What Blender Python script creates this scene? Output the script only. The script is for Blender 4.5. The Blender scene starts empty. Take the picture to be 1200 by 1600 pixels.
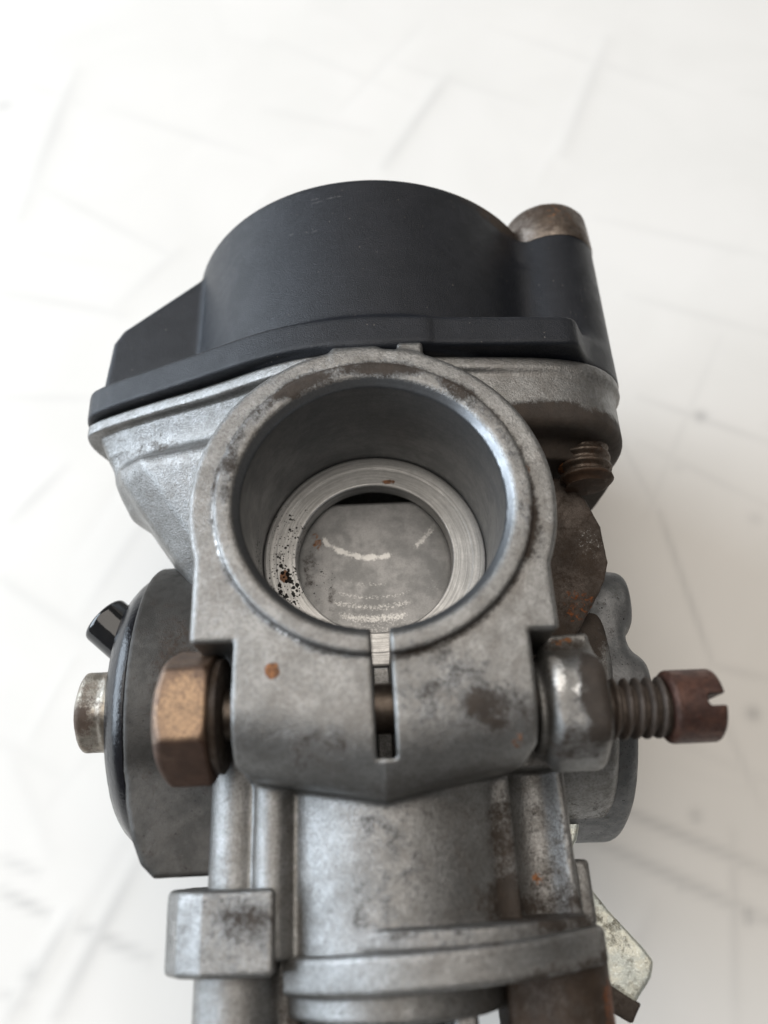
import bpy, math, random
import numpy as np
R = math.radians
MM = 0.001
BASE = 53.0            # height (mm) of the clamp ring's front face above the sheet

# ------------------------------------------------------------------ camera
sc = bpy.context.scene
TH, DIST, CX, CY = R(24.0), 68.0, 1.0, -1.7
cam = bpy.data.cameras.new('camera'); cam_o = bpy.data.objects.new('camera', cam)
sc.collection.objects.link(cam_o); sc.camera = cam_o
cam.sensor_fit = 'VERTICAL'; cam.sensor_height = 24.0; cam.sensor_width = 18.0; cam.lens = 18.0
cam.clip_start = 0.002; cam.clip_end = 20.0
cam_o.location = (CX*MM, (CY-DIST*math.sin(TH))*MM, (BASE+DIST*math.cos(TH))*MM)
cam_o.rotation_euler = (TH, 0, 0)
cam.dof.use_dof = True; cam.dof.focus_distance = 0.079; cam.dof.aperture_fstop = 10.5

# ------------------------------------------------------------------ world and lamps (indoors, by a window)
w = bpy.data.worlds.new('World'); sc.world = w; w.use_nodes = True
w.node_tree.nodes['Background'].inputs[0].default_value = (1.0, 0.985, 0.96, 1)
w.node_tree.nodes['Background'].inputs[1].default_value = 0.11
def area(name, loc, aim, sx, sy, power, col):
    l = bpy.data.lights.new(name, 'AREA'); l.shape = 'RECTANGLE'; l.size = sx; l.size_y = sy
    l.energy = power; l.color = col
    o = bpy.data.objects.new(name, l); sc.collection.objects.link(o); o.location = loc
    d = [aim[i]-loc[i] for i in range(3)]
    from mathutils import Vector
    o.rotation_euler = Vector(d).to_track_quat('-Z', 'Y').to_euler()
    return o
area('window_light', (-0.85, 0.16, 0.42), (0, 0.0, 0.02), 0.95, 0.58, 16.0, (0.77, 0.88, 1.0))
area('ceiling_light', (-0.12, 0.22, 1.0), (0, 0.03, 0.0), 1.15, 0.9, 8.9, (1.0, 0.93, 0.85))
sc.view_settings.view_transform = 'Standard'; sc.view_settings.look = 'None'
sc.view_settings.exposure = 0.0; sc.view_settings.gamma = 1.0
sc.render.engine = 'CYCLES'
sc.cycles.use_denoising = True
sc.cycles.max_bounces = 8

# ------------------------------------------------------------------ value noise on points
_rng = np.random.default_rng(5)
_LAT = _rng.random((32, 32, 32)).astype(np.float32)
def vnoise(P, scale, seed=0):
    q = P/scale + seed*7.31
    i = np.floor(q).astype(int); f = (q-i); f = f*f*(3-2*f)
    out = 0
    for dx in (0, 1):
        for dy in (0, 1):
            for dz in (0, 1):
                wgt = (f[:, 0] if dx else 1-f[:, 0])*(f[:, 1] if dy else 1-f[:, 1])*(f[:, 2] if dz else 1-f[:, 2])
                out = out + wgt*_LAT[(i[:, 0]+dx) & 31, (i[:, 1]+dy) & 31, (i[:, 2]+dz) & 31]
    return out
def fnoise(P, scale, seed=0):
    return (vnoise(P, scale, seed)*.55+vnoise(P, scale/2.1, seed+1)*.3+vnoise(P, scale/4.3, seed+2)*.15)
def sstep(a, b, x):
    t = np.clip((x-a)/(b-a), 0, 1); return t*t*(3-2*t)
def blob(P, c, r):
    c = np.array(c, float); r = np.array(r, float)*np.ones(3)
    d = np.sqrt((((P-c)/r)**2).sum(1)); return 1-sstep(0.35, 1.0, d)

# ------------------------------------------------------------------ signed distance helpers (mm)
mn, mx = np.minimum, np.maximum
def smin(a, b, k):
    h = mx(k-np.abs(a-b), 0)/k; return mn(a, b)-h*h*k*.25
def smax(a, b, k): return -smin(-a, -b, k)
def box(P, lo, hi, r=.4):
    lo = np.array(lo, float); hi = np.array(hi, float)
    c = (lo+hi)/2; h = (hi-lo)/2-r
    q = np.abs(P-c)-h
    return np.sqrt((mx(q, 0)**2).sum(1))+mn(q.max(1), 0)-r
def cyl(P, ax, c, rad, a, b, r=.4):
    o = [i for i in range(3) if i != ax]
    d = np.sqrt((P[:, o[0]]-c[0])**2+(P[:, o[1]]-c[1])**2)-rad+r
    h = np.abs(P[:, ax]-(a+b)/2)-(b-a)/2+r
    return np.sqrt(mx(d, 0)**2+mx(h, 0)**2)+mn(mx(d, h), 0)-r
def poly2(U, V, pts):
    n = len(pts); d = (U-pts[0][0])**2+(V-pts[0][1])**2; s = np.ones_like(U)
    for i in range(n):
        ax_, ay = pts[i]; bx, by = pts[i-1]
        ex, ey = bx-ax_, by-ay; wx, wy = U-ax_, V-ay
        t = np.clip((wx*ex+wy*ey)/(ex*ex+ey*ey), 0, 1)
        qx, qy = wx-ex*t, wy-ey*t
        d = mn(d, qx*qx+qy*qy)
        c1 = V >= ay; c2 = V < by; c3 = ex*wy > ey*wx
        flip = (c1 & c2 & c3) | (~c1 & ~c2 & ~c3)
        s = np.where(flip, -s, s)
    return s*np.sqrt(d)
def chaikin(pts, n=2):
    for _ in range(n):
        q = []
        for i in range(len(pts)):
            a, b = pts[i], pts[(i+1) % len(pts)]
            q += [(a[0]*.75+b[0]*.25, a[1]*.75+b[1]*.25), (a[0]*.25+b[0]*.75, a[1]*.25+b[1]*.75)]
        pts = q
    return pts
def prism(P, ax, pts, a, b, r=.4, rc=0.0):
    """pts are in the two other axes in order; rc rounds the outline's corners"""
    o = [i for i in range(3) if i != ax]
    h = np.abs(P[:, ax]-(a+b)/2)-(b-a)/2+r
    near = h < 4.5; d = np.full(len(P), -3.0)       # far above or below, the slab distance is enough
    if near.any(): d[near] = poly2(P[near, o[0]], P[near, o[1]], pts)-rc+r
    return np.sqrt(mx(d, 0)**2+mx(h, 0)**2)+mn(mx(d, h), 0)-r

# ------------------------------------------------------------------ surface nets
def surface_nets(f, lo, hi, vox):
    lo = np.array(lo, float)-vox*.371; hi = np.array(hi, float)
    K = 4
    n = (np.ceil((hi-lo)/(vox*K)).astype(int))*K
    g = [lo[i]+vox*np.arange(n[i]+1) for i in range(3)]
    def ev(P):
        out = np.empty(len(P), np.float32)
        for s in range(0, len(P), 400000): out[s:s+400000] = f(P[s:s+400000])
        return out
    cc = [lo[i]+vox*K*(np.arange(n[i]//K)+.5) for i in range(3)]
    G = np.stack(np.meshgrid(*cc, indexing='ij'), -1).reshape(-1, 3)
    fc = ev(G)
    cs = n//K
    F = np.repeat(np.repeat(np.repeat(fc.reshape(cs), K, 0), K, 1), K, 2)
    F = np.pad(F, ((0, 1),)*3, mode='edge').astype(np.float32)
    act = (np.abs(fc) < vox*K*1.35+.15).reshape(cs)
    A = np.repeat(np.repeat(np.repeat(act, K, 0), K, 1), K, 2)
    A = np.pad(A, ((0, 1),)*3, mode='edge')
    B = A.copy()
    for ax in range(3):
        sl = [slice(None)]*3; sr = [slice(None)]*3; sl[ax] = slice(1, None); sr[ax] = slice(0, -1)
        B[tuple(sl)] |= A[tuple(sr)].copy()
    I = np.argwhere(B)
    P = np.stack([g[0][I[:, 0]], g[1][I[:, 1]], g[2][I[:, 2]]], 1)
    F[I[:, 0], I[:, 1], I[:, 2]] = ev(P)
    for ax in range(3):                     # close at the borders
        sl = [slice(None)]*3
        for e in (0, -1):
            sl[ax] = e; F[tuple(sl)] = mx(F[tuple(sl)], vox*.5)
    S = F < 0
    c = [S[dx:S.shape[0]-1+dx, dy:S.shape[1]-1+dy, dz:S.shape[2]-1+dz] for dx in (0, 1) for dy in (0, 1) for dz in (0, 1)]
    al = c[0].copy(); an = c[0].copy()
    for k in c[1:]: al &= k; an |= k
    cell = an & ~al
    I = np.argwhere(cell)
    idx = np.full(cell.shape, -1, np.int32); idx[I[:, 0], I[:, 1], I[:, 2]] = np.arange(len(I))
    acc = np.zeros((len(I), 3)); cnt = np.zeros(len(I))
    off = [(dx, dy, dz) for dx in (0, 1) for dy in (0, 1) for dz in (0, 1)]
    val = {o: F[I[:, 0]+o[0], I[:, 1]+o[1], I[:, 2]+o[2]].astype(float) for o in off}
    for a in off:
        for ax in range(3):
            if a[ax] == 0:
                b = list(a); b[ax] = 1; b = tuple(b)
                va, vb = val[a], val[b]; m = (va < 0) != (vb < 0)
                t = np.where(m, va/np.where(m, va-vb, 1), 0)
                p = np.array(a, float)[None]+t[:, None]*(np.array(b)-np.array(a))[None]
                acc += p*m[:, None]; cnt += m
    V = lo+(I+acc/cnt[:, None])*vox
    for it in range(1):                      # settle onto the true surface
        d = ev(V).astype(float); e = .02
        gr = np.stack([(f(V+np.eye(3)[k]*e)-f(V-np.eye(3)[k]*e))/(2*e) for k in range(3)], 1)
        gl = np.linalg.norm(gr, axis=1)+1e-6
        V = V-gr/gl[:, None]*np.clip(d/mx(gl, .5), -vox*.5, vox*.5)[:, None]
    N = gr/gl[:, None]
    quads = []
    for ax in range(3):
        u, v = [(1, 2), (2, 0), (0, 1)][ax]
        sl = [slice(1, -1)]*3; sl[ax] = slice(0, -1)
        s2 = [slice(1, -1)]*3; s2[ax] = slice(1, None)
        a = S[tuple(sl)]; b = S[tuple(s2)]
        for flip, m in ((False, a & ~b), (True, ~a & b)):
            J = np.argwhere(m)
            if not len(J): continue
            J = J+np.array([0 if k == ax else 1 for k in range(3)])
            def at(du, dv):
                q = J.copy(); q[:, u] -= du; q[:, v] -= dv
                return idx[q[:, 0], q[:, 1], q[:, 2]]
            q = np.stack([at(1, 1), at(0, 1), at(0, 0), at(1, 0)], 1)
            if flip: q = q[:, ::-1]
            quads.append(q)
    return V, np.concatenate(quads), N

# ------------------------------------------------------------------ objects
root = bpy.data.objects.new('carburettor', None); sc.collection.objects.link(root)
root.rotation_euler = (0, 0, R(2.5))
root['label'] = 'used grey metal carburettor with black plastic bowl, open bore facing up, on white sheet'
root['category'] = 'carburettor'

def link(name, V, faces, mats, parent=root, attrs=None, fmat=None, smooth=True, label=None):
    me = bpy.data.meshes.new(name)
    V = np.asarray(V, float).copy(); V[:, 2] += BASE; V *= MM
    faces_np = isinstance(faces, np.ndarray)
    if faces_np:
        nf, k = faces.shape
        me.vertices.add(len(V)); me.vertices.foreach_set('co', V.astype(np.float32).ravel())
        me.loops.add(nf*k); me.loops.foreach_set('vertex_index', faces.astype(np.int32).ravel())
        me.polygons.add(nf)
        me.polygons.foreach_set('loop_start', np.arange(0, nf*k, k, dtype=np.int32))
        me.polygons.foreach_set('loop_total', np.full(nf, k, np.int32))
        me.update(calc_edges=True)
    else:
        me.from_pydata([tuple(v) for v in V], [], faces)
    me.validate()
    if smooth: me.polygons.foreach_set('use_smooth', np.ones(len(me.polygons), bool))
    for m in (mats if isinstance(mats, (list, tuple)) else [mats]): me.materials.append(m)
    if fmat is not None and len(fmat) == len(me.polygons): me.polygons.foreach_set('material_index', fmat.astype(np.int32))
    for k_, a in (attrs or {}).items():
        at = me.attributes.new(k_, 'FLOAT', 'POINT'); at.data.foreach_set('value', a.astype(np.float32))
    o = bpy.data.objects.new(name, me); sc.collection.objects.link(o)
    if parent is not None: o.parent = parent
    if label: o['label'] = label
    return o

def solid(name, f, lo, hi, vox, mats, parent=root, paint=None, rough=0.05, fmat=None, label=None, seed=0, lump=0.0):
    V, Q, N = surface_nets(f, lo, hi, vox)
    V0 = V
    if rough: V = V+N*((vnoise(V, .9, seed)-.5)*rough*.22+(vnoise(V, .4, seed+3)-.5)*rough*.16)[:, None]
    if lump: V = V+N*((vnoise(V, 5.0, seed+9)-.5)*lump*.6)[:, None]
    at = paint(V0, N) if paint else None
    fm = fmat(V0[Q].mean(1), N[Q].mean(1)) if fmat else None
    return link(name, V, Q, mats, parent, at, fm, True, label)

def turned(name, ax, c, prof, mats, parent=root, seg=72, rad=None, paint=None, label=None, wob=0.0, seed=0):
    """prof: list of (position along axis, radius); rad(t, phi, r) may reshape"""
    prof = np.array(prof, float); n = len(prof)
    ph = np.linspace(0, 2*math.pi, seg, endpoint=False)
    T, PH = np.meshgrid(prof[:, 0], ph, indexing='ij'); RR = np.repeat(prof[:, 1:2], seg, 1)
    if rad is not None: RR = rad(T, PH, RR)
    o = [i for i in range(3) if i != ax]
    V = np.zeros((n*seg, 3)); V[:, ax] = T.ravel()
    V[:, o[0]] = c[0]+(RR*np.cos(PH)).ravel(); V[:, o[1]] = c[1]+(RR*np.sin(PH)).ravel()
    if wob: V += ((fnoise(V, 1.2, seed)-.5)*wob)[:, None]
    i = np.arange(n-1)[:, None]; j = np.arange(seg)[None]; j2 = (j+1) % seg
    Q = np.stack([i*seg+j, i*seg+j2, (i+1)*seg+j2, (i+1)*seg+j], -1).reshape(-1, 4)
    at = paint(V, None) if paint else None
    ob = link(name, V, Q, mats, parent, at, None, True, label)
    import bmesh
    bm = bmesh.new(); bm.from_mesh(ob.data)
    bmesh.ops.holes_fill(bm, edges=[e for e in bm.edges if e.is_boundary], sides=0)
    bmesh.ops.recalc_face_normals(bm, faces=bm.faces)
    for e in bm.edges:
        if len(e.link_faces) == 2 and e.calc_face_angle(0) > R(35): e.smooth = False
    for fc in bm.faces: fc.smooth = True
    bm.to_mesh(ob.data); bm.free()
    return ob

# ------------------------------------------------------------------ materials
def material(name, base, base2, rough=.45, metallic=.8, bump=.5, grain=1.0, grime_amt=0.0, grime_shade_col=(.035, .024, .017),
             rust_col=(.30, .12, .04), speck=0.0, turning=None, coat=0.0, tamt=.55, film=0.0, sand=.22, streak=0.0, dust=0.0, spec=.5, var=3.0, bright_col=(.75, .74, .72), fleck=0.0):
    m = bpy.data.materials.new(name); m.use_nodes = True; nt = m.node_tree; N = nt.nodes; L = nt.links
    b = N['Principled BSDF']
    tc = N.new('ShaderNodeTexCoord'); mp = N.new('ShaderNodeVectorMath'); mp.operation = 'SCALE'; mp.inputs[3].default_value = 1000.0
    L.new(tc.outputs['Object'], mp.inputs[0]); PC = mp.outputs[0]
    of = N.new('ShaderNodeVectorMath'); of.operation = 'ADD'; of.inputs[1].default_value = (13.371, 27.713, 41.937); L.new(PC, of.inputs[0]); P = of.outputs[0]
    def noise(scale, det=3, dist=0.0, vec=None, ro=.5):
        n = N.new('ShaderNodeTexNoise'); n.inputs['Scale'].default_value = scale; n.inputs['Detail'].default_value = det
        n.inputs['Roughness'].default_value = ro
        n.inputs['Distortion'].default_value = dist; L.new(vec or P, n.inputs['Vector']); return n.outputs['Fac']
    def math_(op, a, b_=None, c=None, clamp=False):
        n = N.new('ShaderNodeMath'); n.operation = op; n.use_clamp = clamp
        for i, v in enumerate((a, b_, c)):
            if v is None: continue
            if isinstance(v, (int, float)): n.inputs[i].default_value = v
            else: L.new(v, n.inputs[i])
        return n.outputs[0]
    def ramp(x, a, c):
        n = N.new('ShaderNodeMapRange'); n.interpolation_type = 'SMOOTHSTEP'; n.clamp = True
        n.inputs[1].default_value = a; n.inputs[2].default_value = c; L.new(x, n.inputs[0]); return n.outputs[0]
    def mix(fac, a, c):
        n = N.new('ShaderNodeMix'); n.data_type = 'RGBA'
        if isinstance(fac, (int, float)): n.inputs[0].default_value = fac
        else: L.new(fac, n.inputs[0])
        for sock, v in ((n.inputs[6], a), (n.inputs[7], c)):
            if isinstance(v, tuple): sock.default_value = (*v, 1)
            else: L.new(v, sock)
        return n.outputs[2]
    def fmix(fac, a, c):
        n = N.new('ShaderNodeMix'); n.data_type = 'FLOAT'; L.new(fac, n.inputs[0])
        for sock, v in ((n.inputs[2], a), (n.inputs[3], c)):
            if isinstance(v, (int, float)): sock.default_value = v
            else: L.new(v, sock)
        return n.outputs[0]
    def attr(nm):
        n = N.new('ShaderNodeAttribute'); n.attribute_name = nm; return n.outputs['Fac']
    big = noise(1.0/var, 4, .4); mid = noise(1.3, 4, .3); fine = noise(5.0*grain, 3)
    patch = ramp(math_('ADD', math_('MULTIPLY', big, .65), math_('MULTIPLY', mid, .35)), .38, .62)
    col = mix(patch, base, base2)
    col = mix(math_('MULTIPLY', ramp(fine, .42, .66), sand), col, tuple(x*.55 for x in base))
    ro = fmix(patch, rough*1.12, rough*.9)
    met = math_('ADD', 0.0, metallic)
    if turning:
        # fine lathe marks round the bore axis (x, y) = turning
        sx = N.new('ShaderNodeSeparateXYZ'); L.new(PC, sx.inputs[0])
        dx = math_('SUBTRACT', sx.outputs[0], turning[0]); dy = math_('SUBTRACT', sx.outputs[1], turning[1])
        rr = math_('SQRT', math_('ADD', math_('MULTIPLY', dx, dx), math_('MULTIPLY', dy, dy)))
        cb = N.new('ShaderNodeCombineXYZ'); L.new(math_('ADD', math_('MULTIPLY', rr, 7.0), .37), cb.inputs[0])
        L.new(math_('ADD', math_('MULTIPLY', math_('DIVIDE', dx, rr), 1.3), 3.41), cb.inputs[1]); L.new(math_('ADD', math_('MULTIPLY', math_('DIVIDE', dy, rr), 1.3), math_('MULTIPLY', sx.outputs[2], 2.5)), cb.inputs[2])
        tn = noise(1.0, 4, .0, cb.outputs[0], .7)
        col = mix(math_('MULTIPLY', ramp(tn, .42, .62), tamt), col, tuple(x*.42 for x in base))
    if film:
        fm = ramp(math_('ADD', math_('MULTIPLY', noise(.28, 6, .8, ro=.6), .6), math_('MULTIPLY', noise(1.6, 5, .5, ro=.65), .4)), .46, .60)
        col = mix(math_('MULTIPLY', fm, film), col, (.10, .08, .063)); ro = fmix(math_('MULTIPLY', fm, film), ro, rough*1.5)
    br = ramp(math_('ADD', attr('bright'), math_('MULTIPLY', math_('SUBTRACT', noise(4.2, 4, .3, ro=.65), .5), 1.4)), .36, .72)
    col = mix(br, col, bright_col)
    gr0 = math_('ADD', math_('MULTIPLY', attr('grime_shade'), 1.45), grime_amt)
    gn = math_('ADD', math_('MULTIPLY', math_('SUBTRACT', noise(.55, 5, .5), .5), 1.3), math_('ADD', math_('MULTIPLY', math_('SUBTRACT', noise(2.2, 4), .5), .9), math_('MULTIPLY', math_('SUBTRACT', noise(6.5, 3, ro=.7), .5), 1.1)))
    gm = ramp(math_('ADD', gr0, gn), .28, 1.0)
    gcol = mix(ramp(noise(.8, 4), .4, .65), grime_shade_col, tuple(min(1, x*1.35) for x in grime_shade_col))
    col = mix(math_('MULTIPLY', gm, .93), col, gcol)
    rm = ramp(math_('ADD', attr('rust'), math_('MULTIPLY', math_('SUBTRACT', noise(2.0, 5, .6), .5), 1.5)), .38, .70)
    rcol = mix(ramp(noise(3.0, 4), .35, .65), rust_col, tuple(x*.42 for x in rust_col))
    col = mix(math_('MULTIPLY', rm, .9), col, rcol)
    dirty = math_('MAXIMUM', gm, rm)
    met = math_('MULTIPLY', met, math_('SUBTRACT', 1.0, math_('MULTIPLY', dirty, .85)))
    ro = fmix(dirty, ro, .62)
    # small dark specks
    vo = N.new('ShaderNodeTexVoronoi'); vo.inputs['Scale'].default_value = 1.5; L.new(P, vo.inputs['Vector'])
    vo2 = N.new('ShaderNodeTexVoronoi'); vo2.inputs['Scale'].default_value = 3.4; L.new(P, vo2.inputs['Vector'])
    sp = math_('ADD', attr('specks'), speck)
    sn = math_('MULTIPLY', noise(1.1, 2), .62)
    s1 = math_('LESS_THAN', math_('ADD', vo.outputs['Distance'], math_('MULTIPLY', noise(6.0, 2), .22)), math_('MULTIPLY', sp, sn))
    s2 = math_('LESS_THAN', math_('ADD', vo2.outputs['Distance'], math_('MULTIPLY', noise(9.0, 2), .2)), math_('MULTIPLY', sp, math_('MULTIPLY', sn, 1.05)))
    s = math_('MAXIMUM', s1, s2)
    col = mix(s, col, (.012, .009, .008)); ro = fmix(s, ro, .8); met = math_('MULTIPLY', met, math_('SUBTRACT', 1.0, s))
    if fleck or dust:   # pale dust grains
        v3 = N.new('ShaderNodeTexVoronoi'); v3.inputs['Scale'].default_value = 1.15; L.new(P, v3.inputs['Vector'])
        d = math_('LESS_THAN', math_('ADD', v3.outputs['Distance'], math_('MULTIPLY', noise(8.0, 1), .12)), math_('MULTIPLY', noise(1.7, 1), .20*(fleck or dust)))
        col = mix(math_('MULTIPLY', d, .5), col, (.34, .30, .26)); met = math_('MULTIPLY', met, math_('SUBTRACT', 1.0, d))
    if streak:
        mpp = N.new('ShaderNodeMapping'); mpp.inputs['Scale'].default_value = (2.2, .12, 2.2); L.new(P, mpp.inputs['Vector'])
        st = noise(1.6, 3, .2, mpp.outputs[0]); col = mix(math_('MULTIPLY', ramp(st, .5, .7), streak), col, tuple(x*.5 for x in base))
    bp = N.new('ShaderNodeBump'); bp.inputs['Strength'].default_value = bump; bp.inputs['Distance'].default_value = .00005
    hn = math_('ADD', math_('ADD', noise(6.5*grain, 3, .1, ro=.75), math_('MULTIPLY', mid, .25)), math_('MULTIPLY', dirty, .5))
    if turning: hn = math_('ADD', hn, math_('MULTIPLY', tn, .6))
    L.new(hn, bp.inputs['Height']); L.new(bp.outputs[0], b.inputs['Normal'])
    L.new(col, b.inputs['Base Color']); L.new(ro, b.inputs['Roughness']); L.new(met, b.inputs['Metallic'])
    L.new(math_('SUBTRACT', spec, math_('MULTIPLY', dirty, spec*.6)), b.inputs['Specular IOR Level'])
    if coat: b.inputs['Coat Weight'].default_value = coat; b.inputs['Coat Roughness'].default_value = .15
    return m

CAST = material('cast_zinc', (.215, .211, .203), (.28, .278, .272), .34, .80, 1.3, .75, speck=.16, grime_amt=.02, fleck=.7, grime_shade_col=(.032, .023, .017), film=.24, sand=.45)
BORE = material('machined_bore', (.19, .195, .20), (.22, .222, .226), .36, .85, .10, 1.0, tamt=.12, turning=(0, 0), grime_amt=-.12)
SEAT = material('machined_seat', (.56, .55, .53), (.64, .63, .61), .45, .5, .35, 1.0, turning=(0, 0), grime_amt=-.2, speck=.12)
SLIDE = material('slide_metal', (.19, .19, .187), (.25, .247, .243), .43, .6, .40, 1.4, bright_col=(.52, .51, .49), grime_amt=-.12, speck=.10, fleck=.6)
PLASTIC = material('black_plastic', (.006, .0075, .011), (.010, .0115, .016), .37, 0.0, 1.3, 1.1, grime_amt=-.34, grime_shade_col=(.05, .038, .03), dust=1.0, spec=.38, bright_col=(.07, .07, .072), rust_col=(.12, .07, .04))
RUBBER = material('black_rubber', (.005, .005, .007), (.009, .009, .011), .20, 0.0, .9, .35, grime_amt=-.4, spec=.5)
GLOSS = material('glossy_black', (.008, .008, .009), (.012, .012, .012), .10, 0.0, .05, 1.0, grime_amt=-.6, spec=.6)
GASKET = material('gasket', (.05, .045, .04), (.09, .08, .07), .8, 0.0, .6, 1.0)
STEEL = material('oily_steel', (.10, .078, .062), (.19, .16, .135), .33, .8, .5, 1.0, grime_amt=.12, speck=.1, grime_shade_col=(.04, .022, .013))
BRASS = material('worn_brass_plating', (.19, .125, .085), (.13, .085, .06), .40, .7, .6, .8, grime_amt=.06, grime_shade_col=(.05, .028, .02), var=1.5, bright_col=(.31, .205, .125))
RUSTY = material('rusty_screw', (.045, .022, .017), (.11, .052, .036), .45, .45, .8, 1.0, grime_amt=.2, rust_col=(.058, .024, .017), grime_shade_col=(.03, .015, .010))
NICKEL = material('dull_nickel', (.36, .33, .28), (.24, .20, .16), .33, .85, .7, .7, grime_amt=.0, var=1.5, grime_shade_col=(.06, .04, .03))
ZINC = material('zinc_plated', (.60, .64, .60), (.72, .72, .62), .34, .7, .35, 1.2, bright_col=(.86, .90, .86), grime_amt=.0, var=1.6, speck=.25, grime_shade_col=(.12, .11, .08))
HOUSING = material('dull_grey_casting', (.034, .031, .027), (.055, .051, .046), .48, .45, .8, 1.1, grime_amt=.0, speck=.25, fleck=.6)
COVER = material('blue_grey_cover', (.10, .105, .108), (.15, .152, .155), .45, .5, .8, .8, speck=.25, grime_amt=.02)
DARK = material('sooty_casting', (.06, .047, .038), (.095, .075, .062), .55, .4, .9, 1.0, grime_amt=.3, rust_col=(.22, .07, .02), speck=.2)

# ------------------------------------------------------------------ body casting
FL = [(28.0, -14), (27.2, -9.0), (22, -5.2), (9, -4.0), (0, -3.2), (-5.5, -2.9), (-10.6, -4.6), (-16.1, -7.5), (-24.4, -10.8), (-31.4, -14.2), (-32.2, -15.5),
      (-32.2, -19), (-27, -34), (-10, -46), (10, -46), (26, -38)]
FL = chaikin(FL)
RBL = chaikin([(4, -4.0), (15, -4.4), (20.5, -4.9), (24.2, -6.2), (27.2, -9.8), (28.0, -15), (26, -22), (4, -22)])
def foot_outline(r):
    return [(4.6+r*math.sin(a), -24+r*math.cos(a)) for a in np.linspace(-.80, .78, 36)]+[(4.6+r*.72, -28), (-9.0, -28)]
def body_f(P):
    X, Y, Z = P[:, 0], P[:, 1], P[:, 2]
    # clamp tube
    d = cyl(P, 2, (0, 0), 16.7, -20, -.9, .5)
    d = smin(d, cyl(P, 2, (0, 0), 13.5, -40, -14, .5), 1.5)
    # tiny flash nibs along the rim's top
    d = smin(d, box(P, (-3.6, 14.5, -3), (1.2, 16.9, -1.0), .4), .6)
    d = smin(d, box(P, (3.0, 14.5, -3), (5.6, 17.3, -1.1), .4), .4)
    # shoulders and clamp ears
    sh = box(P, (-15.9, -12.7, -11), (15.3, -2, -.9), .5)
    ear = prism(P, 2, [(-12.0, -8), (-12.2, -22.2), (-11.2, -23.1), (0, -25.3), (11.6, -23.0), (12.6, -21.6), (12.6, -8)], -12, 2, .5, .1)
    # rounded underside of the ears (horizontal barrel)
    rr = 6.3; zc = -.9-rr
    yb = Y+np.where(X < 0, .19, .2)*(12-np.abs(X))   # V-shaped bottom line
    er = np.sqrt(mx(-(yb+17.0), 0)**2+mx(Z-zc, 0)**2)-rr
    ear = smax(ear, er, .35)
    d = mn(d, mn(sh, ear))
    d = mn(d, cyl(P, 2, (0, 0), 14.35, -3, -.1, .3))
    # chamber top: lip, waist and rounded chamber
    lip = prism(P, 1, FL, 15.6, 17.1, .3, .5)
    # groove under lip
    FS = [(x*.965, -20+(z+20)*.94) for x, z in FL]
    # waist tapers in below the lip, then the rounded chamber swells and tapers down to the bore
    tw = np.clip((15.6-Y)/6.0, 0, 1.3)
    Q = P.copy(); Q[:, 0] = X-tw*2.6*np.where(X < 0, 1, 0); Q[:, 2] = Z+tw*2.2
    up = prism(Q, 1, FS, 7.5, 15.7, .35, .2)
    t = np.clip((10.8-Y)/12.0, 0, 1.6)
    Q = P.copy(); Q[:, 0] = X-t*8.2*np.where(X < 0, 1, 0); Q[:, 2] = Z+t*2.5
    FB = [(x, z) for x, z in [(14, -9.5), (0, -8), (-12, -8.6), (-24.2, -12.2), (-26.8, -14.6), (-27.2, -19), (-23, -34), (-8, -42), (8, -42), (14, -36)]]
    ch = prism(Q, 1, FB, -9, 11.6, 2.8, 2.0)
    top = smin(smin(lip, up, .12), ch, 2.6)
    # right lug with bowl screw
    rl = cyl(P, 1, (22.2, -13.4), 5.7, 9.6, 17.15, 1.2)
    rl = mn(rl+.4, prism(P, 1, RBL, 9.3, 17.15, 1.1, .1))
    top = smin(top, rl, .8)
    d = smin(d, top, .9)
    # dark rib on the right side
    # cross cylinder behind
    cr = cyl(P, 0, (-13.6, -28), 13.5, -20, 4, .5)
    cr = smin(cr, cyl(P, 0, (-13.6, -28), 14.2, 0, 23.5, 1.2), 1)
    d = smin(d, cr, .8)
    # slide barrel, ribs, flange foot
    br = cyl(P, 1, (.4, -19.0), 11.6, -37.2, 4, .4)
    br = smin(br, cyl(P, 1, (-9.9, -11.3), 1.75, -37, -12, .3), .7)
    br = smin(br, cyl(P, 1, (-13.4, -13.6), 2.55, -32.5, -12, .3), .7)
    br = smin(br, box(P, (-14.9, -33, -30), (-4, -16, -15.4), .5), .6)
    rb = box(P, (8.6, -35.6, -30), (16.9, -18.5, -13.2), .9)
    pk = cyl(P, 1, (13.6, -12.6), 2.3, -37, -22.6, .8)
    rb = smax(rb, -pk, 1.2)
    rb = smin(rb, box(P, (9.4, -36, -18), (11.4, -16, -11.9), .5), .5)
    rb = smin(rb, box(P, (10.9, -22.8, -18), (16.7, -18.6, -12.4), .4), .4)
    rb = smin(rb, box(P, (15.4, -36, -20), (18.4, -30.6, -14.8), .4), .4)
    br = smin(br, rb, .7)
    br = smin(br, prism(P, 1, foot_outline(17.5), -36.5, -34.9, .3, .2), .2)
    d = smin(d, br, .7)
    # engine side spigot down to the sheet
    d = smin(d, cyl(P, 2, (0, 0), 15.2, -53, -38, .8), 1.5)
    # --- cuts
    bore = cyl(P, 2, (0, 0), 12.0, -15.8, 3, .15)
    # mouth chamfer
    ch = np.sqrt(X*X+Y*Y)-(12.0+mx(Z+1.0, 0)*.9)
    ch = mx(ch, -(Z+4))
    bore = mn(bore, ch)
    th = cyl(P, 2, (0, 0), 8.75, -60, 3, .1)
    bore = smin(bore, th, .12)
    slit = mx(mx(np.abs(X-.15+.012*(Y+12))-.80, np.where(Y < -6, -99., 99.)), -(Y+22.4)); slit = mx(slit, -(Z+15.6))
    cut = mn(bore, slit)
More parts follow.
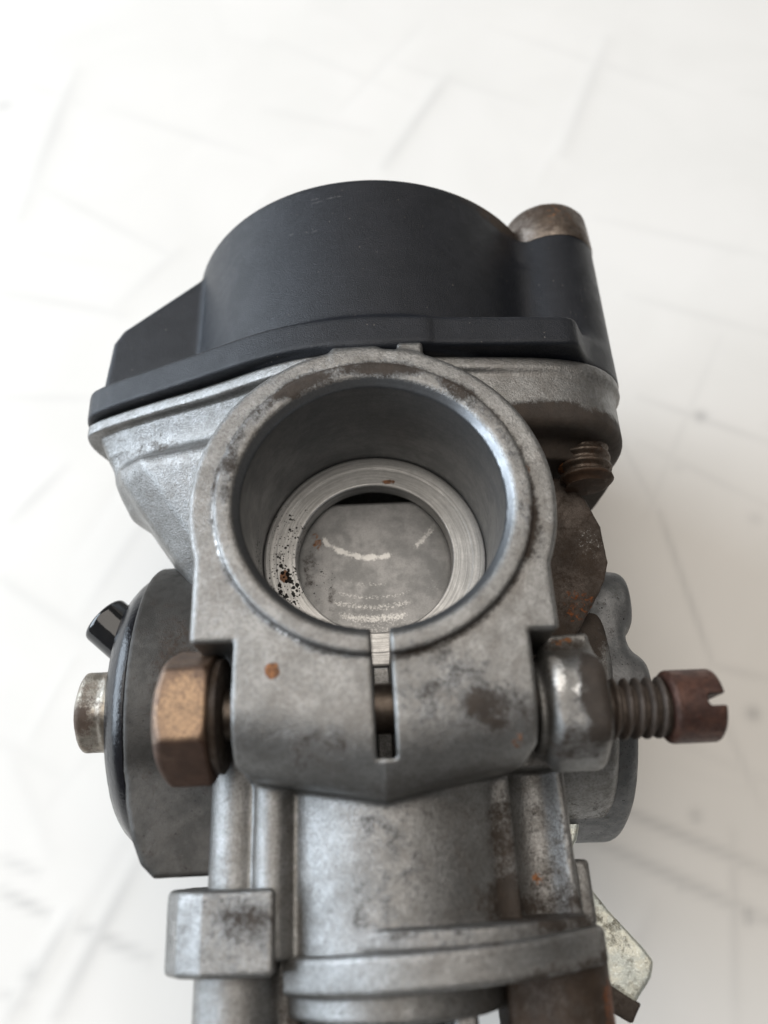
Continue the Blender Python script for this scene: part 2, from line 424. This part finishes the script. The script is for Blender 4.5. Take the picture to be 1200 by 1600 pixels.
    # slide well
    cut = mn(cut, box(P, (-9.9, -30, -33), (9.9, 10.5, -17.2), .2))
    # bolt clearance through the ears
    cut = mn(cut, cyl(P, 0, (-17.6, -7.0), 2.5, -20, 20, .1))
    # recesses for bolt head and nut
    cut = mn(cut, box(P, (-30, -24.3, -10.9), (-12.45, -12.85, 3), .1))
    cut = mn(cut, box(P, (12.85, -24.3, -11.5), (30, -12.95, 3), .1))
    return smax(d, -cut, .28)

def body_paint(P, N):
    X, Y, Z = P.T
    rr = np.sqrt(X*X+Y*Y)
    g = (1.15*sstep(13.4, 10.0, Y)-.35*vnoise(P, 1.6, 17)*(Y > 10))*(X > 9.5)*(Y > 2)*(Z < -3)*sstep(14, 16.5, rr)+.9*blob(P, (18, 9.5, -8), (6.5, 3.4, 9))+.7*blob(P, (14, 7, -10), (4, 6, 7))+1.1*blob(P, (21.0, -3, -14), (5.5, 14, 6))*(X > 17.5)
    g = g+.36*blob(P, (10.3, -29, -12), (1.7, 9, 4))+.42*blob(P, (13, -34, -11), (8, 3, 6))
    # dirt ring where the lip meets the ledge
    g = g+.42*np.exp(-((rr-14.5)/.35)**2)*(Z > -1.6)*(.5+.9*fnoise(P, 6, 3))
    g = g+.5*np.exp(-((rr-13.6)/.8)**2)*(Z > -1.6)*sstep(-2, 5, Y)*(.3+.9*vnoise(P, 3.5, 5))
    g = g+.42*blob(P, (-7, 12.6, 0), (5, 3, 2))+.4*blob(P, (2, 14, 0), (7, 2, 2))+.3*blob(P, (9, 11, 0), (3, 3, 2))
    g = g+.35*blob(P, (-12.8, 2, 0), (1.2, 4, 2))+.33*blob(P, (13.8, -3, -1), (2, 5, 2))
    g = g+.42*blob(P, (10, -19, -2), (5, 3, 4))+.40*blob(P, (-5, -21, -3), (5, 3, 4))+.3*blob(P, (5, -18, -1), (7, 7, 4))+.3*blob(P, (-24, 12.5, -14), (8, 2, 8))
    g = g+.22*(Y < -25.5)*(X > -3)  # shading on the barrel's lower right, painted in as darker colour
    g = g-.5*((rr < 12.3) & (Z < -1))
    r = .95*blob(P, (-8.9, -15.2, -.9), (.9, 1.1, 1.2))+.6*blob(P, (-2.6, -13.2, -.9), (.7, .5, 1))+.9*blob(P, (10.2, -31.8, -8), (1.1, 1.5, 3.5))
    r = r+.6*blob(P, (-14.5, 3, -5), (1.4, 3, 4))+.5*blob(P, (11.0, -21.5, -2), (1, 1, 3))+.55*blob(P, (13.6, -32, -14), (1.3, 1, 3))
    r = r+.45*blob(P, (14.2, 2.5, -1), (.8, .8, 1))
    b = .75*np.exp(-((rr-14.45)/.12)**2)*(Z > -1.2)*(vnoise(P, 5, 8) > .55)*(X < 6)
    s = 1.1*blob(P, (-10.5, -2.5, -12), (4.5, 8, 6))*(rr < 12.3)+.35*blob(P, (11, -1, -9), (3, 6, 5))*(rr < 12.3)+.35*(Y < -26)
    s = s+.5*blob(P, (-24, 10, -14), (9, 5, 9))
    return dict(grime_shade=g, rust=r, bright=b, specks=s)
def body_fmat(C, N):
    rr = np.hypot(C[:, 0], C[:, 1])
    m = np.zeros(len(C), np.int32)
    m[(rr < 12.6) & (C[:, 2] > -15.72) & (C[:, 2] < -.15) & (C[:, 1] > -12.2)] = 1
    return m
solid('body', body_f, (-33.5, -38.5, -53.2), (29.8, 18.4, .8), .25, [CAST, BORE], paint=body_paint, fmat=body_fmat, rough=.07, lump=.10, seed=1)

solid('side_lug', lambda P: prism(P, 2, [(13, 7.2), (20.8, 6.8), (22.8, 4.2), (23.9, 1.2), (24.2, -2.8), (23.4, -4.9), (20.2, -9.4), (17.6, -12.6), (13, -12.6)], -20, -12.6, .3, .1),
      (12, -14, -21), (25.4, 8.4, -11.6), .22, DARK, rough=.35, lump=.7, seed=41, label='dark grimy angular lug beside the bore',
      paint=lambda P, N: dict(grime_shade=.1+.3*vnoise(P, 3, 3), bright=.30*blob(P, (22.5, -.5, -12.6), (2.6, 3.5, 3)), rust=.45*blob(P, (20.5, -7.5, -12.6), (3, 3, 2))))

# machined seat at the bottom of the bore
def seat_paint(P, N):
    return dict(specks=.85*blob(P, (-10, -5, -15.7), (3.4, 6.5, 3))+.5*blob(P, (-8.5, 1, -15.7), (5, 9, 3))+.35*blob(P, (-9, 3, -15.7), (4, 6, 3)),
                rust=1.1*blob(P, (-9.7, -1.9, -15.5), (.75, 1.0, 1))+.8*blob(P, (1.9, 8.8, -15.5), (1.3, .45, 1)),
                grime_shade=.5*blob(P, (-10.6, .6, -15.5), (1.5, .3, 1)))
prof = [(-15.9, 11.95), (-15.55, 11.95), (-15.45, 11.8), (-15.4, 11.2), (-15.42, 10.6), (-15.47, 10.57), (-15.47, 9.2), (-15.45, 8.6), (-15.55, 8.45),
        (-17.25, 8.4), (-17.3, 8.5)]
V = []; seg = 160
pp = []
for a_, b_ in zip(prof[:-1], prof[1:]):
    n_ = max(1, int(math.hypot(b_[0]-a_[0], b_[1]-a_[1])/.12))
    pp += [(a_[0]+(b_[0]-a_[0])*k/n_, a_[1]+(b_[1]-a_[1])*k/n_) for k in range(n_)]
pp.append(prof[-1])
ph = np.linspace(0, 2*math.pi, 360, endpoint=False)
V = np.array([[r_*math.cos(a), r_*math.sin(a), z_] for z_, r_ in pp for a in ph])
i = np.arange(len(pp)-1)[:, None]; j = np.arange(360)[None]
Q = np.stack([i*360+j, (i+1)*360+j, (i+1)*360+(j+1) % 360, i*360+(j+1) % 360], -1).reshape(-1, 4)
link('seat_ring', V, Q, SEAT, attrs=seat_paint(V, None))

# throttle slide seen down the bore
def slide_f(P):
    d = box(P, (-9.6, -30, -30), (9.6, 7.3, -17.45), .35)
    return smax(d, P[:, 2]+17.45+.006*P[:, 0]**2, .3)
def slide_paint(P, N):
    X, Y, Z = P.T
    b = np.zeros(len(P)); n = vnoise(P*np.array([1, .3, 1]), .45, 4)
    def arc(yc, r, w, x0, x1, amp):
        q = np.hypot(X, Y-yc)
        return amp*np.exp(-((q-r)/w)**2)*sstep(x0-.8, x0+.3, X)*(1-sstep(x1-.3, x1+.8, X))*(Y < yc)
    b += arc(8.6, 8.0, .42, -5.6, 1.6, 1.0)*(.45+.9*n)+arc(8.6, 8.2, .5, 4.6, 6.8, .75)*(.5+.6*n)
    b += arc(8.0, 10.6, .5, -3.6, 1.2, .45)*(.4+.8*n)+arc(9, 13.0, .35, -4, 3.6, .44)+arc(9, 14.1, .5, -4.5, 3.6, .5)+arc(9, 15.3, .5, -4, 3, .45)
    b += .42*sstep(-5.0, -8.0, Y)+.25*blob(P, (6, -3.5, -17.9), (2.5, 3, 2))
    g = .38*blob(P, (-7.3, 0, -18), (1.4, 5, 2))+.3*blob(P, (-4.8, -3.5, -18), (.8, 4, 2))
    s = .5*blob(P, (-6, -1, -18), (3, 6, 2))+.15
    return dict(bright=b, grime_shade=g, specks=s, rust=.5*blob(P, (-6.4, 3, -18), (1, 2, 2)))
solid('throttle_slide', slide_f, (-10, -11, -20), (10, 8.2, -17), .14, SLIDE, paint=slide_paint, rough=.02)

# ------------------------------------------------------------------ float bowl
BR, BZ, BT = 23.0, -24.8, 40.4
FLB = [(26.2, -15), (25.6, -11), (23.4, -7.2), (21.9, -4.0), (21.2, -3.0), (19, -2.8), (6.6, -2.3), (6.2, -1.9), (1, -1.8), (-4, -2.0), (-7.9, -2.7), (-11.5, -3.9), (-16, -6.0), (-20, -7.9), (-30.6, -12.7), (-32.2, -14.6),
       (-32.6, -19), (-27, -34), (-10, -47), (10, -47), (26, -38)]
FLB = chaikin(FLB)
def bowl_f(P):
    X, Y, Z = P.T
    tp = (BT-Y)*.012
    c = np.hypot(X-.7, Z-BZ)-(BR+tp-.0)
    h = np.abs(Y-(BT+17)/2)-(BT-17)/2
    r = .5
    d = np.sqrt(mx(c+r, 0)**2+mx(h+r, 0)**2)+mn(mx(c+r, h+r), 0)-r
    fl = prism(P, 1, FLB, 17.35, 20.9, .45, .5)
    d = smin(d, fl, .5)
    # left lug web
    web = prism(P, 2, [(-31.4, 18.5), (-31.0, 21.5), (-30.4, 28.4), (-29.4, 30.2), (-19.5, 38.4), (-10, 38.4), (-10, 18.5)], -24, -14.4, .7, .2)
    d = smin(d, web, .7)
    # right screw post, tapering
    pr = 5.35+(37-Y)*.055
    pc = np.hypot(X-23.3+(37-Y)*.055, Z+13.5)-pr
    ph_ = np.abs(Y-27.5)-10.2
    post = np.sqrt(mx(pc+.5, 0)**2+mx(ph_+.5, 0)**2)+mn(mx(pc+.5, ph_+.5), 0)-.5
    post = smin(post, box(P, (14.2, 18, -24), (20, 33.0, -9.6), .5), .8)
    d = smin(d, post, 2.6)
    return d
def bowl_paint(P, N):
    X, Y, Z = P.T
    g = .60*blob(P, (15, 40, -8), (8, 2.6, 9))+.45*blob(P, (17, 39, -10), (5, 3.5, 7))+.33*sstep(39.7, 40.3, Y)
    b = np.zeros(len(P)); rg = random.Random(4)
    for k in range(26):
        a = rg.uniform(-1.1, 1.1); c = np.array([.7+BR*math.sin(a), rg.uniform(18, 39), BZ+BR*math.cos(a)])
        dv = np.array([math.cos(a), rg.uniform(-.5, .5), -math.sin(a)]); L = rg.uniform(.6, 2.6)
        t = np.clip((P-c)@dv, -L, L); b = mx(b, .75*np.exp(-(((P-c-t[:, None]*dv)**2).sum(1))/.02))
    return dict(grime_shade=g, rust=.3*blob(P, (12, 40.3, -5), (5, .8, 4)), bright=b*(Y < 40))
solid('float_bowl', bowl_f, (-34.5, 16.9, -48.2), (30.2, 41.2, -.2), .25, PLASTIC, paint=bowl_paint, rough=.035, seed=4)
solid('bowl_gasket', lambda P: prism(P, 1, [(x*.985, -20+(z+20)*.975) for x, z in FL], 16.9, 17.5, .15, .3), (-33, 16.4, -48), (29, 18, -1), .3, GASKET, rough=.15)
# bowl screw: round head on the post, threaded end below the lug
bs = turned('bowl_screw', 1, (23.3, -13.4), [(37.2, 5.3), (37.6, 5.45), (40.2, 5.35), (41.9, 5.25), (42.4, 5.0), (42.6, 4.6), (42.6, 1.8), (42.0, 1.7), (42.0, 0.05)], STEEL,
            paint=lambda V, n: dict(rust=.34*blob(V, (24.5, 41, -9), (4.5, 2.5, 4)), bright=.5*blob(V, (19, 39, -11), (2, 2, 3)), grime_shade=.25+0*V[:, 0]), wob=.08)
bs['label'] = 'dark rusty round screw head'
def thread(p, r0, depth, ph0=0, hand=1):
    def f(T, PH, RR):
        u = ((T/p-hand*PH/(2*math.pi)+ph0) % 1.0)
        w_ = np.abs(u-.5)*2
        k = np.clip(w_*1.5-.2, 0, 1); k = k*k*(3-2*k)
        return np.where(RR > r0-.4, RR-depth*k, RR)
    return f
def screwprof(a, b, r, step=.08, cham=.5):
    n = int(abs(b-a)/step); t = np.linspace(a, b, n)
    return [(a, .05)]+[(x, r-max(0, cham-abs(b-x))*.8) for x in t]+[(b, .05)]
turned('screw_thread', 1, (22.8, -11.0), screwprof(12, 5.2, 2.8), STEEL, parent=bs, rad=thread(1.25, 2.7, .5),
       paint=lambda V, n: dict(rust=.95*blob(V, (20.3, 8, -11.6), (1.5, 1.7, 3)), grime_shade=.3+.3*(V[:, 1] < 6)), wob=.06)

# ------------------------------------------------------------------ clamp bolt, nut and idle screw
AY, AZ = -17.7, -6.6
def hexhead(P, x0, x1, ap, cy, cz, r=.35, rot=0.0, cone=None):
    Y, Z = P[:, 1]-cy, P[:, 2]-cz
    d = None
    for k in range(3):
        a = R(60*k+rot); e = np.abs(Z*math.cos(a)+Y*math.sin(a))-ap
        d = e if d is None else smax(d, e, r)
    d = smax(d, np.abs(P[:, 0]-(x0+x1)/2)-(x1-x0)/2, r)
    rr = np.hypot(Y, Z)
    # chamfered faces
    d = smax(d, (rr-ap*.86)*.55+(-(P[:, 0]-x0))*.83-.05, .3)
    d = smax(d, (rr-ap*1.07)*.8+((P[:, 0]-x1))*.8-.05, .2)
    return d
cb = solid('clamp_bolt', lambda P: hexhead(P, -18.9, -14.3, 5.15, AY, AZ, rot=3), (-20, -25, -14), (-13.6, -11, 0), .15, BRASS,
      paint=lambda P, N: dict(grime_shade=.62*(P[:, 1] < -20.4)+.25*blob(P, (-16, -14.2, -1), (3, 1.5, 3))+.12, bright=.60*blob(P, (-16.2, -17.8, -1.4), (3.6, 5.0, 2.4))), rough=.08, lump=.25,  # front flat's highlight painted lighter, lower flat's shade painted darker
      label='hexagonal brassy clamp bolt head, highlight painted on the front flat')
turned('washer', 0, (AY, AZ), [(-14.35, .1), (-14.35, 4.7), (-14.2, 4.9), (-13.7, 4.9), (-13.6, 4.7), (-13.6, .1)], DARK, parent=cb, wob=.05,
       paint=lambda V, n: dict(grime_shade=.3+0*V[:, 0]))
turned('shaft', 0, (AY, AZ), [(-13.5, .05), (-13.5, 2.2), (13.9, 2.2), (13.9, .05)], STEEL, parent=cb)
def nut_f(P):
    d = hexhead(P, 13.9, 19.2, 5.0, -18.2, -7.0, r=1.2, rot=0)
    d = smin(d, cyl(P, 0, (-18.2, -7.2), 4.0, 13.3, 15, .3), .4)
    d = smin(d, box(P, (14.9, -15.4, -10.5), (18.9, -11.9, -5.8), .4), .7)
    return d
solid('clamp_nut', nut_f, (12.8, -25, -14), (20, -11.2, -1), .17, CAST,
      paint=lambda P, N: dict(grime_shade=.2+.8*blob(P, (17.8, -17.5, -2.4), (1.7, 5.5, 4))+.30*blob(P, (16.5, -13, -6), (3, 1, 4))+.3*blob(P, (16, -22, -3), (4, 2, 4)),
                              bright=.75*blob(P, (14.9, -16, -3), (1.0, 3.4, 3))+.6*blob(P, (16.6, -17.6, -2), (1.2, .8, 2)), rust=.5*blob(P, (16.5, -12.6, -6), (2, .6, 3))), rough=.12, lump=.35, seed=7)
IY, IZ = -18.8, -5.6
ids = solid('idle_screw', lambda P: smax(smax(cyl(P, 0, (IY, IZ), 3.1, 24.5, 28.8, .45), -box(P, (27.2, IY-.5, -12), (30.5, IY+.5, 2), .4), .15),
            -(cyl(P, 0, (IY, IZ), 3.6, 23, 24.4, .1)+9), .1), (23.5, -22.6, -9.4), (29.2, -15.0, -1.8), .12, RUSTY,
            paint=lambda P, N: dict(rust=.42+.0*P[:, 0], grime_shade=.25*(P[:, 0] < 25)), rough=.06, lump=.12, label='slotted rust brown idle screw')
turned('screw_thread', 0, (IY, IZ), [(18.6, .05)]+[(x, 2.6) for x in np.arange(18.6, 24.9, .07)]+[(24.9, .05)], DARK, parent=ids, seg=96,
       rad=thread(1.0, 2.45, .60, .3, -1), paint=lambda V, n: dict(grime_shade=.05+0*V[:, 0]), wob=.08)

# ------------------------------------------------------------------ left side: cover, bolt and pipe
def shous_f(P):
    d = cyl(P, 0, (-12.9, -28), 16.0, -24.6, -14, .35)
    lo = prism(P, 2, [(-24.4, -20), (-24.0, -24.0), (-23.2, -27.0), (-22.2, -29.2), (-21.0, -30.3), (-14.5, -30.3), (-14.5, -20)], -40, -14.2, .4, .2)
    return smin(d, lo, .5)
solid('side_housing', shous_f, (-25.6, -31.2, -46), (-12.8, 4, -11), .25, HOUSING, rough=.09, lump=.12, seed=15, label='dull dark grey round housing',
      paint=lambda P, N: dict(grime_shade=.16+.35*blob(P, (-20, -13, -12.5), (3.4, 9, 4)), specks=.35+0*P[:, 0]))
sc_ = turned('side_cover', 0, (-13.2, -27.6), [(-24.4, .1), (-24.4, 14.6), (-24.8, 15.0), (-25.4, 14.95), (-26.0, 14.5), (-26.6, 13.9), (-27.1, 13.3), (-27.3, 12.4), (-27.3, .1)], RUBBER, seg=160, wob=.12,
             paint=lambda V, n: dict(specks=0*V[:, 0]), label='black side cover with oily edge')
def cbolt_f(P):
    d = hexhead(P, -30.8, -26.6, 4.0, -14.6, -19.5, r=1.0, rot=20)
    return smin(d, cyl(P, 0, (-14.6, -19.5), 4.3, -28, -26.6, .3), .5)
solid('cover_bolt', cbolt_f, (-32.0, -20.2, -25.5), (-26, -9, -13.5), .18, NICKEL,
      paint=lambda P, N: dict(grime_shade=.30+.35*blob(P, (-30, -16, -16), (2, 2, 3)), bright=.3*blob(P, (-32, -12, -16), (2, 4, 4))), rough=.1, lump=.3, label='silvery hexagonal cover bolt')
def pipe_f(P):
    a = np.array([-24.0, -9.6, -21.0]); b = np.array([-30.0, -4.4, -20.0]); ab = b-a
    t = np.clip(((P-a)@ab)/(ab@ab), 0, 1)
    q = P-a-t[:, None]*ab
    d = np.linalg.norm(q, axis=1)-2.75
    # flat cut end
    return smax(d, ((P-b)@ab)/np.linalg.norm(ab)-.2, .6)
solid('pipe_stub', pipe_f, (-35, -13, -25), (-21, 1, -16), .22, GLOSS, rough=0, label='glossy black pipe stub')

# ------------------------------------------------------------------ right side: round cover behind, cast ear bumps
def rcov_f(P):
    d = cyl(P, 0, (-12.6, -31.5), 16.6, 17, 25.8, 1.4)
    d = smin(d, cyl(P, 0, (-5.6, -18.6), 3.4, 18, 27.0, 1.0), 2.0)
    d = smin(d, cyl(P, 0, (-14.5, -17.0), 2.6, 18, 27.2, .9), 2.0)
    return d
solid('throttle_cover', rcov_f, (16, -30.2, -49), (28.4, 5.2, -12.5), .3, COVER, paint=lambda P, N: dict(specks=.4+0*P[:, 0], grime_shade=.12+0*P[:, 0]), rough=.08, lump=.3, seed=11, label='round grey cover behind the clamp nut')

# zinc plated lever
def lever_f(P):
    L1 = prism(P, 2, [(16.5, -31), (18.2, -31.4), (21.3, -35.6), (24.0, -38.8), (24.7, -39.9), (24.3, -41.0), (22.6, -42.8), (19.0, -40.6), (15, -38)], -23.6, -22.3, .25, .3)
    n = L1
    return mn(n, prism(P, 2, [(17.5, -25), (20.2, -26.4), (19.4, -28.8), (18.4, -30), (16.5, -30)], -25, -24, .25, .3))
    tab = P.copy(); tab[:, 0] -= 20.0; tab[:, 1] += 41.7
    a = R(-30); u = tab[:, 0]*math.cos(a)+tab[:, 1]*math.sin(a); v = -tab[:, 0]*math.sin(a)+tab[:, 1]*math.cos(a)
    q = np.stack([u, v, P[:, 2]], 1)
    t = box(q, (-4.5, -1.1, -27), (2.6, .1, -22.3), .3)
    return mn(smin(n, t, .3), prism(P, 2, [(17.5, -25), (20.2, -26.4), (19.4, -28.8), (18.4, -30), (16.5, -30)], -25, -24, .25, .3))
solid('choke_lever', lever_f, (13, -47, -28), (27, -24, -21.6), .22, ZINC, rough=.06, lump=.35, seed=2, label='bent zinc plated lever with dark inner edge',
      paint=lambda P, N: dict(bright=.38+0*P[:, 0], grime_shade=.1+.5*vnoise(P, 2.0, 6)*(vnoise(P, 1.1, 8) > .5)))

solid('lever_tab', lambda P: prism(P, 2, [(17.0, -39.6), (18.9, -40.5), (23.1, -43.3), (22.1, -44.7), (17.0, -41.8)], -26.5, -22.2, .25, .1), (16, -45.6, -27.5), (24.2, -38.5, -21.4), .22, DARK, rough=.1, paint=lambda P, N: dict(grime_shade=0*P[:, 0]))

# ------------------------------------------------------------------ slide cap at the foot of the picture
def cap_f(P):
    X, Y, Z = P.T
    o = foot_outline(18.5)
    Q = P.copy(); Q[:, 1] = P[:, 1]-.045*(P[:, 0]-2)
    d = prism(Q, 1, o, -39.2, -36.3, .5, .3)
    d = smin(d, cyl(P, 1, (.2, -18), 10.2, -41.6, -38, .5), .4)
    return d
solid('cap_ring', cap_f, (-11, -42.3, -29), (20.3, -35.4, -4.4), .2, CAST, rough=.08, lump=.2, seed=21,
      paint=lambda P, N: dict(grime_shade=.5*blob(P, (12, -38.6, -9), (9, 1.6, 6))+.45*blob(P, (18, -37.5, -12), (2, 3, 5))+.5*blob(P, (4, -36, -7), (10, .7, 4))+.2*blob(P, (4, -40.5, -8), (7, 1, 4)),
                              bright=.35*blob(P, (-7.5, -38, -8), (2, 2, 3))))
def clug_f(P):
    d = prism(P, 1, [(-9.8, -8.9), (-15.4, -9.3), (-17.4, -10.3), (-18.7, -12.2), (-19.1, -14.6), (-18.6, -19), (-9.8, -21)], -38.0, -31.5, .55, .35)
    return d
solid('cap_lug', clug_f, (-20.3, -38.8, -23), (-7.6, -30.8, -7.2), .2, CAST, rough=.09, lump=.2, seed=31,
      paint=lambda P, N: dict(grime_shade=.12*(P[:, 1] < -31)+.3*blob(P, (-12, -34, -8), (4, 3, 2)), bright=.4*blob(P, (-18, -35, -11), (.8, 3, 3)), specks=.4+0*P[:, 0]))
solid('cap_post', lambda P: smin(cyl(P, 1, (-13.2, -14.2), 3.7, -50, -37, .4), box(P, (-13, -50, -20), (-7.6, -37, -13.2), .5), .6), (-18, -48, -21), (-7, -36.5, -9.6), .25, CAST, rough=.06, seed=33,
      paint=lambda P, N: dict(grime_shade=.5*blob(P, (-8, -40, -13), (3, 5, 3))))
solid('cap_post', lambda P: smin(cyl(P, 1, (14.4, -14.2), 4.2, -50, -38, .5), box(P, (9.5, -50, -20), (16, -38.5, -11.6), .6), .8), (8.5, -48, -21), (19.6, -37.4, -9), .25, DARK, rough=.3, lump=.5, seed=35,
      paint=lambda P, N: dict(rust=.6*blob(P, (18, -42, -12), (1.6, 4, 4)), grime_shade=.2+.5*vnoise(P, 2, 2)), label='dark rusty post on the right')
# cable guide prongs between the posts
for k_, (x0, x1, m_, z1) in enumerate([(-7.4, -4.6, RUBBER, -12.5), (-3.6, -2.6, CAST, -10.0), (-1.6, 4.2, RUBBER, -11.5), (4.8, 6.8, CAST, -10.6)]):
    solid('cable_guide', lambda P, x0=x0, x1=x1, z1=z1: box(P, (x0, -48, -24), (x1, -40.5, z1), .4), (x0-.6, -48.6, -25), (x1+.6, -39.8, z1+.6), .25, m_, rough=.05)

# ------------------------------------------------------------------ the white sheet
def make_sheet():
    n = 760; xs = np.linspace(-620, 620, n); ys = np.linspace(-420, 820, n)
    # denser near the subject
    def dens(u, c, s): t = np.linspace(-1, 1, n); return c+s*(t*.16+.84*t**3)
    xs = dens(0, 0, 760); ys = dens(0, 40, 760)
    X, Y = np.meshgrid(xs, ys, indexing='ij'); X = X.ravel(); Y = Y.ravel()
    P = np.stack([X, Y, 0*X], 1)
    dirt = np.zeros(len(X)); H = (fnoise(P, 60, 3)-.5)*.7+(fnoise(P, 22, 9)-.5)*.18
    def seg(ax_, ay, bx, by, w_, amp, ridge=0.0):
        nonlocal dirt, H
        ex, ey = bx-ax_, by-ay; l2 = ex*ex+ey*ey
        t = np.clip(((X-ax_)*ex+(Y-ay)*ey)/l2, 0, 1)
        wob = (vnoise(P, 9, 5)-.5)*.8
        d = np.hypot(X-ax_-ex*t, Y-ay-ey*t)+wob*.25
        e = np.exp(-(d/w_)**2)*np.sin(np.pi*np.clip(t, .06, .94))**.35
        dirt = mx(dirt, amp*e*(.55+.75*vnoise(P, 7, 11))); H += ridge*np.exp(-(d/(w_*1.6))**2)
    for s_ in SEGS: seg(*s_[:5], s_[5]*.8, s_[6])
    rg = random.Random(12)
    for k in range(60):                       # faint scuffs in two directions
        a = R(rg.choice([-24, 62])+rg.gauss(0, 5)); L = rg.uniform(8, 45)
        x0 = rg.uniform(-130, 130); y0 = rg.uniform(-60, 230)
        seg(x0, y0, x0+L*math.cos(a), y0+L*math.sin(a), rg.uniform(.5, 1.3), rg.uniform(.03, .11), rg.choice([-.05, .05, .0]))
    for x0, y0, r_, a in SPOTS:
        d = np.hypot(X-x0, Y-y0); dirt = mx(dirt, a*np.exp(-(d/r_)**2))
    V = np.stack([X, Y, H*.6-BASE-.15], 1)
    i = np.arange(n-1)[:, None]; j = np.arange(n-1)[None]
    Q = np.stack([i*n+j, (i+1)*n+j, (i+1)*n+j+1, i*n+j+1], -1).reshape(-1, 4)
    m = bpy.data.materials.new('white_sheet'); m.use_nodes = True; nt = m.node_tree; N = nt.nodes; L = nt.links; b = N['Principled BSDF']
    at = N.new('ShaderNodeAttribute'); at.attribute_name = 'dirt'
    tc = N.new('ShaderNodeTexCoord'); no = N.new('ShaderNodeTexNoise'); no.inputs['Scale'].default_value = 45; no.inputs['Detail'].default_value = 5; no.inputs['Distortion'].default_value = .5
    L.new(tc.outputs['Object'], no.inputs['Vector'])
    c0 = N.new('ShaderNodeMix'); c0.data_type = 'RGBA'; c0.inputs[6].default_value = (.775, .755, .722, 1); c0.inputs[7].default_value = (.745, .727, .693, 1)
    mr = N.new('ShaderNodeMapRange'); mr.inputs[1].default_value = .35; mr.inputs[2].default_value = .65; L.new(no.outputs['Fac'], mr.inputs[0]); L.new(mr.outputs[0], c0.inputs[0])
    c1 = N.new('ShaderNodeMix'); c1.data_type = 'RGBA'; L.new(c0.outputs[2], c1.inputs[6]); c1.inputs[7].default_value = (.34, .335, .33, 1); L.new(at.outputs['Fac'], c1.inputs[0])
    L.new(c1.outputs[2], b.inputs['Base Color']); b.inputs['Roughness'].default_value = .55; b.inputs['Specular IOR Level'].default_value = .3
    o = link('tabletop', V, Q, m, parent=None, attrs=dict(dirt=np.clip(dirt, 0, 1)))
    o['kind'] = 'structure'; o['label'] = 'white sheet with faint grey creases and smudges under the carburettor'
    return o
def un(px, py, z=-BASE):                       # where a mark seen in the photograph lies on the sheet (mm)
    xc = (px-600)/1200; yc = (800-py)/1200
    d = (xc, yc*math.cos(TH)+math.sin(TH), yc*math.sin(TH)-math.cos(TH))
    c = (CX, CY-DIST*math.sin(TH), DIST*math.cos(TH)); t = (z-c[2])/d[2]
    return c[0]+d[0]*t, c[1]+d[1]*t
SEGS = []
for a, b, w_, amp, rd in [((931, 620), (1030, 800), .5, .22, .05), ((1030, 800), (1110, 1030), .6, .42, .08), ((925, 1245), (1205, 1364), .9, .42, .1), ((900, 1300), (1205, 1440), .9, .42, .1),
    ((1145, 1300), (1150, 1600), .8, .22, .05), ((0, 1392), (74, 1428), .7, .55, 0), ((120, 1446), (232, 1497), .8, .55, .05), ((218, 1342), (90, 1584), 1.0, .45, .1), ((110, 1432), (15, 1590), .9, .4, .1),
    ((0, 1340), (60, 1365), .7, .35, 0), ((0, 1552), (40, 1572), .7, .4, 0), ((120, 110), (30, 340), 1.3, .24, .1), ((700, 120), (600, 260), 1.3, .3, .1), ((950, 60), (880, 240), 1.3, .2, .1),
    ((60, 290), (270, 400), 1.0, .16, .05), ((170, 170), (420, 250), 1.0, .12, .05), ((0, 455), (190, 490), 1.0, .18, .05), ((0, 620), (150, 622), 1.0, .12, .03), ((280, 390), (180, 480), 1.2, .14, .06),
    ((100, 730), (20, 810), 1.2, .26, .06), ((240, 790), (130, 960), 1.0, .16, .05), ((0, 905), (130, 990), .9, .18, .05), ((930, 340), (1200, 400), 1.0, .14, .05), ((980, 460), (1200, 520), 1.0, .14, .05),
    ((1000, 620), (1200, 690), .8, .22, .05), ((1000, 690), (1200, 790), .8, .14, .05), ((1110, 1040), (1200, 1060), .8, .22, .05), ((1120, 1100), (1190, 1260), .7, .2, .05), ((1020, 1420), (940, 1600), 1.0, .14, .1),
    ((420, 60), (640, 150), 1.0, .10, .05), ((760, 40), (1100, 150), 1.1, .10, .05), ((20, 1180), (80, 1330), 1.0, .14, .05)]:
    SEGS.append((*un(*a), *un(*b), w_, amp, rd))
SPOTS = [(*un(1095, 650), 1.3, .55), (*un(1177, 1115), 1.1, .55), (*un(1087, 1275), 1.0, .35), (*un(1170, 1430), 1.1, .5), (*un(1065, 1382), .9, .3), (*un(5, 165), 2.0, .3), (*un(50, 1525), 1.4, .4),
         (*un(155, 1465), 1.2, .35), (*un(1060, 730), 1.0, .15), (*un(1180, 810), 1.2, .2)]
make_sheet()
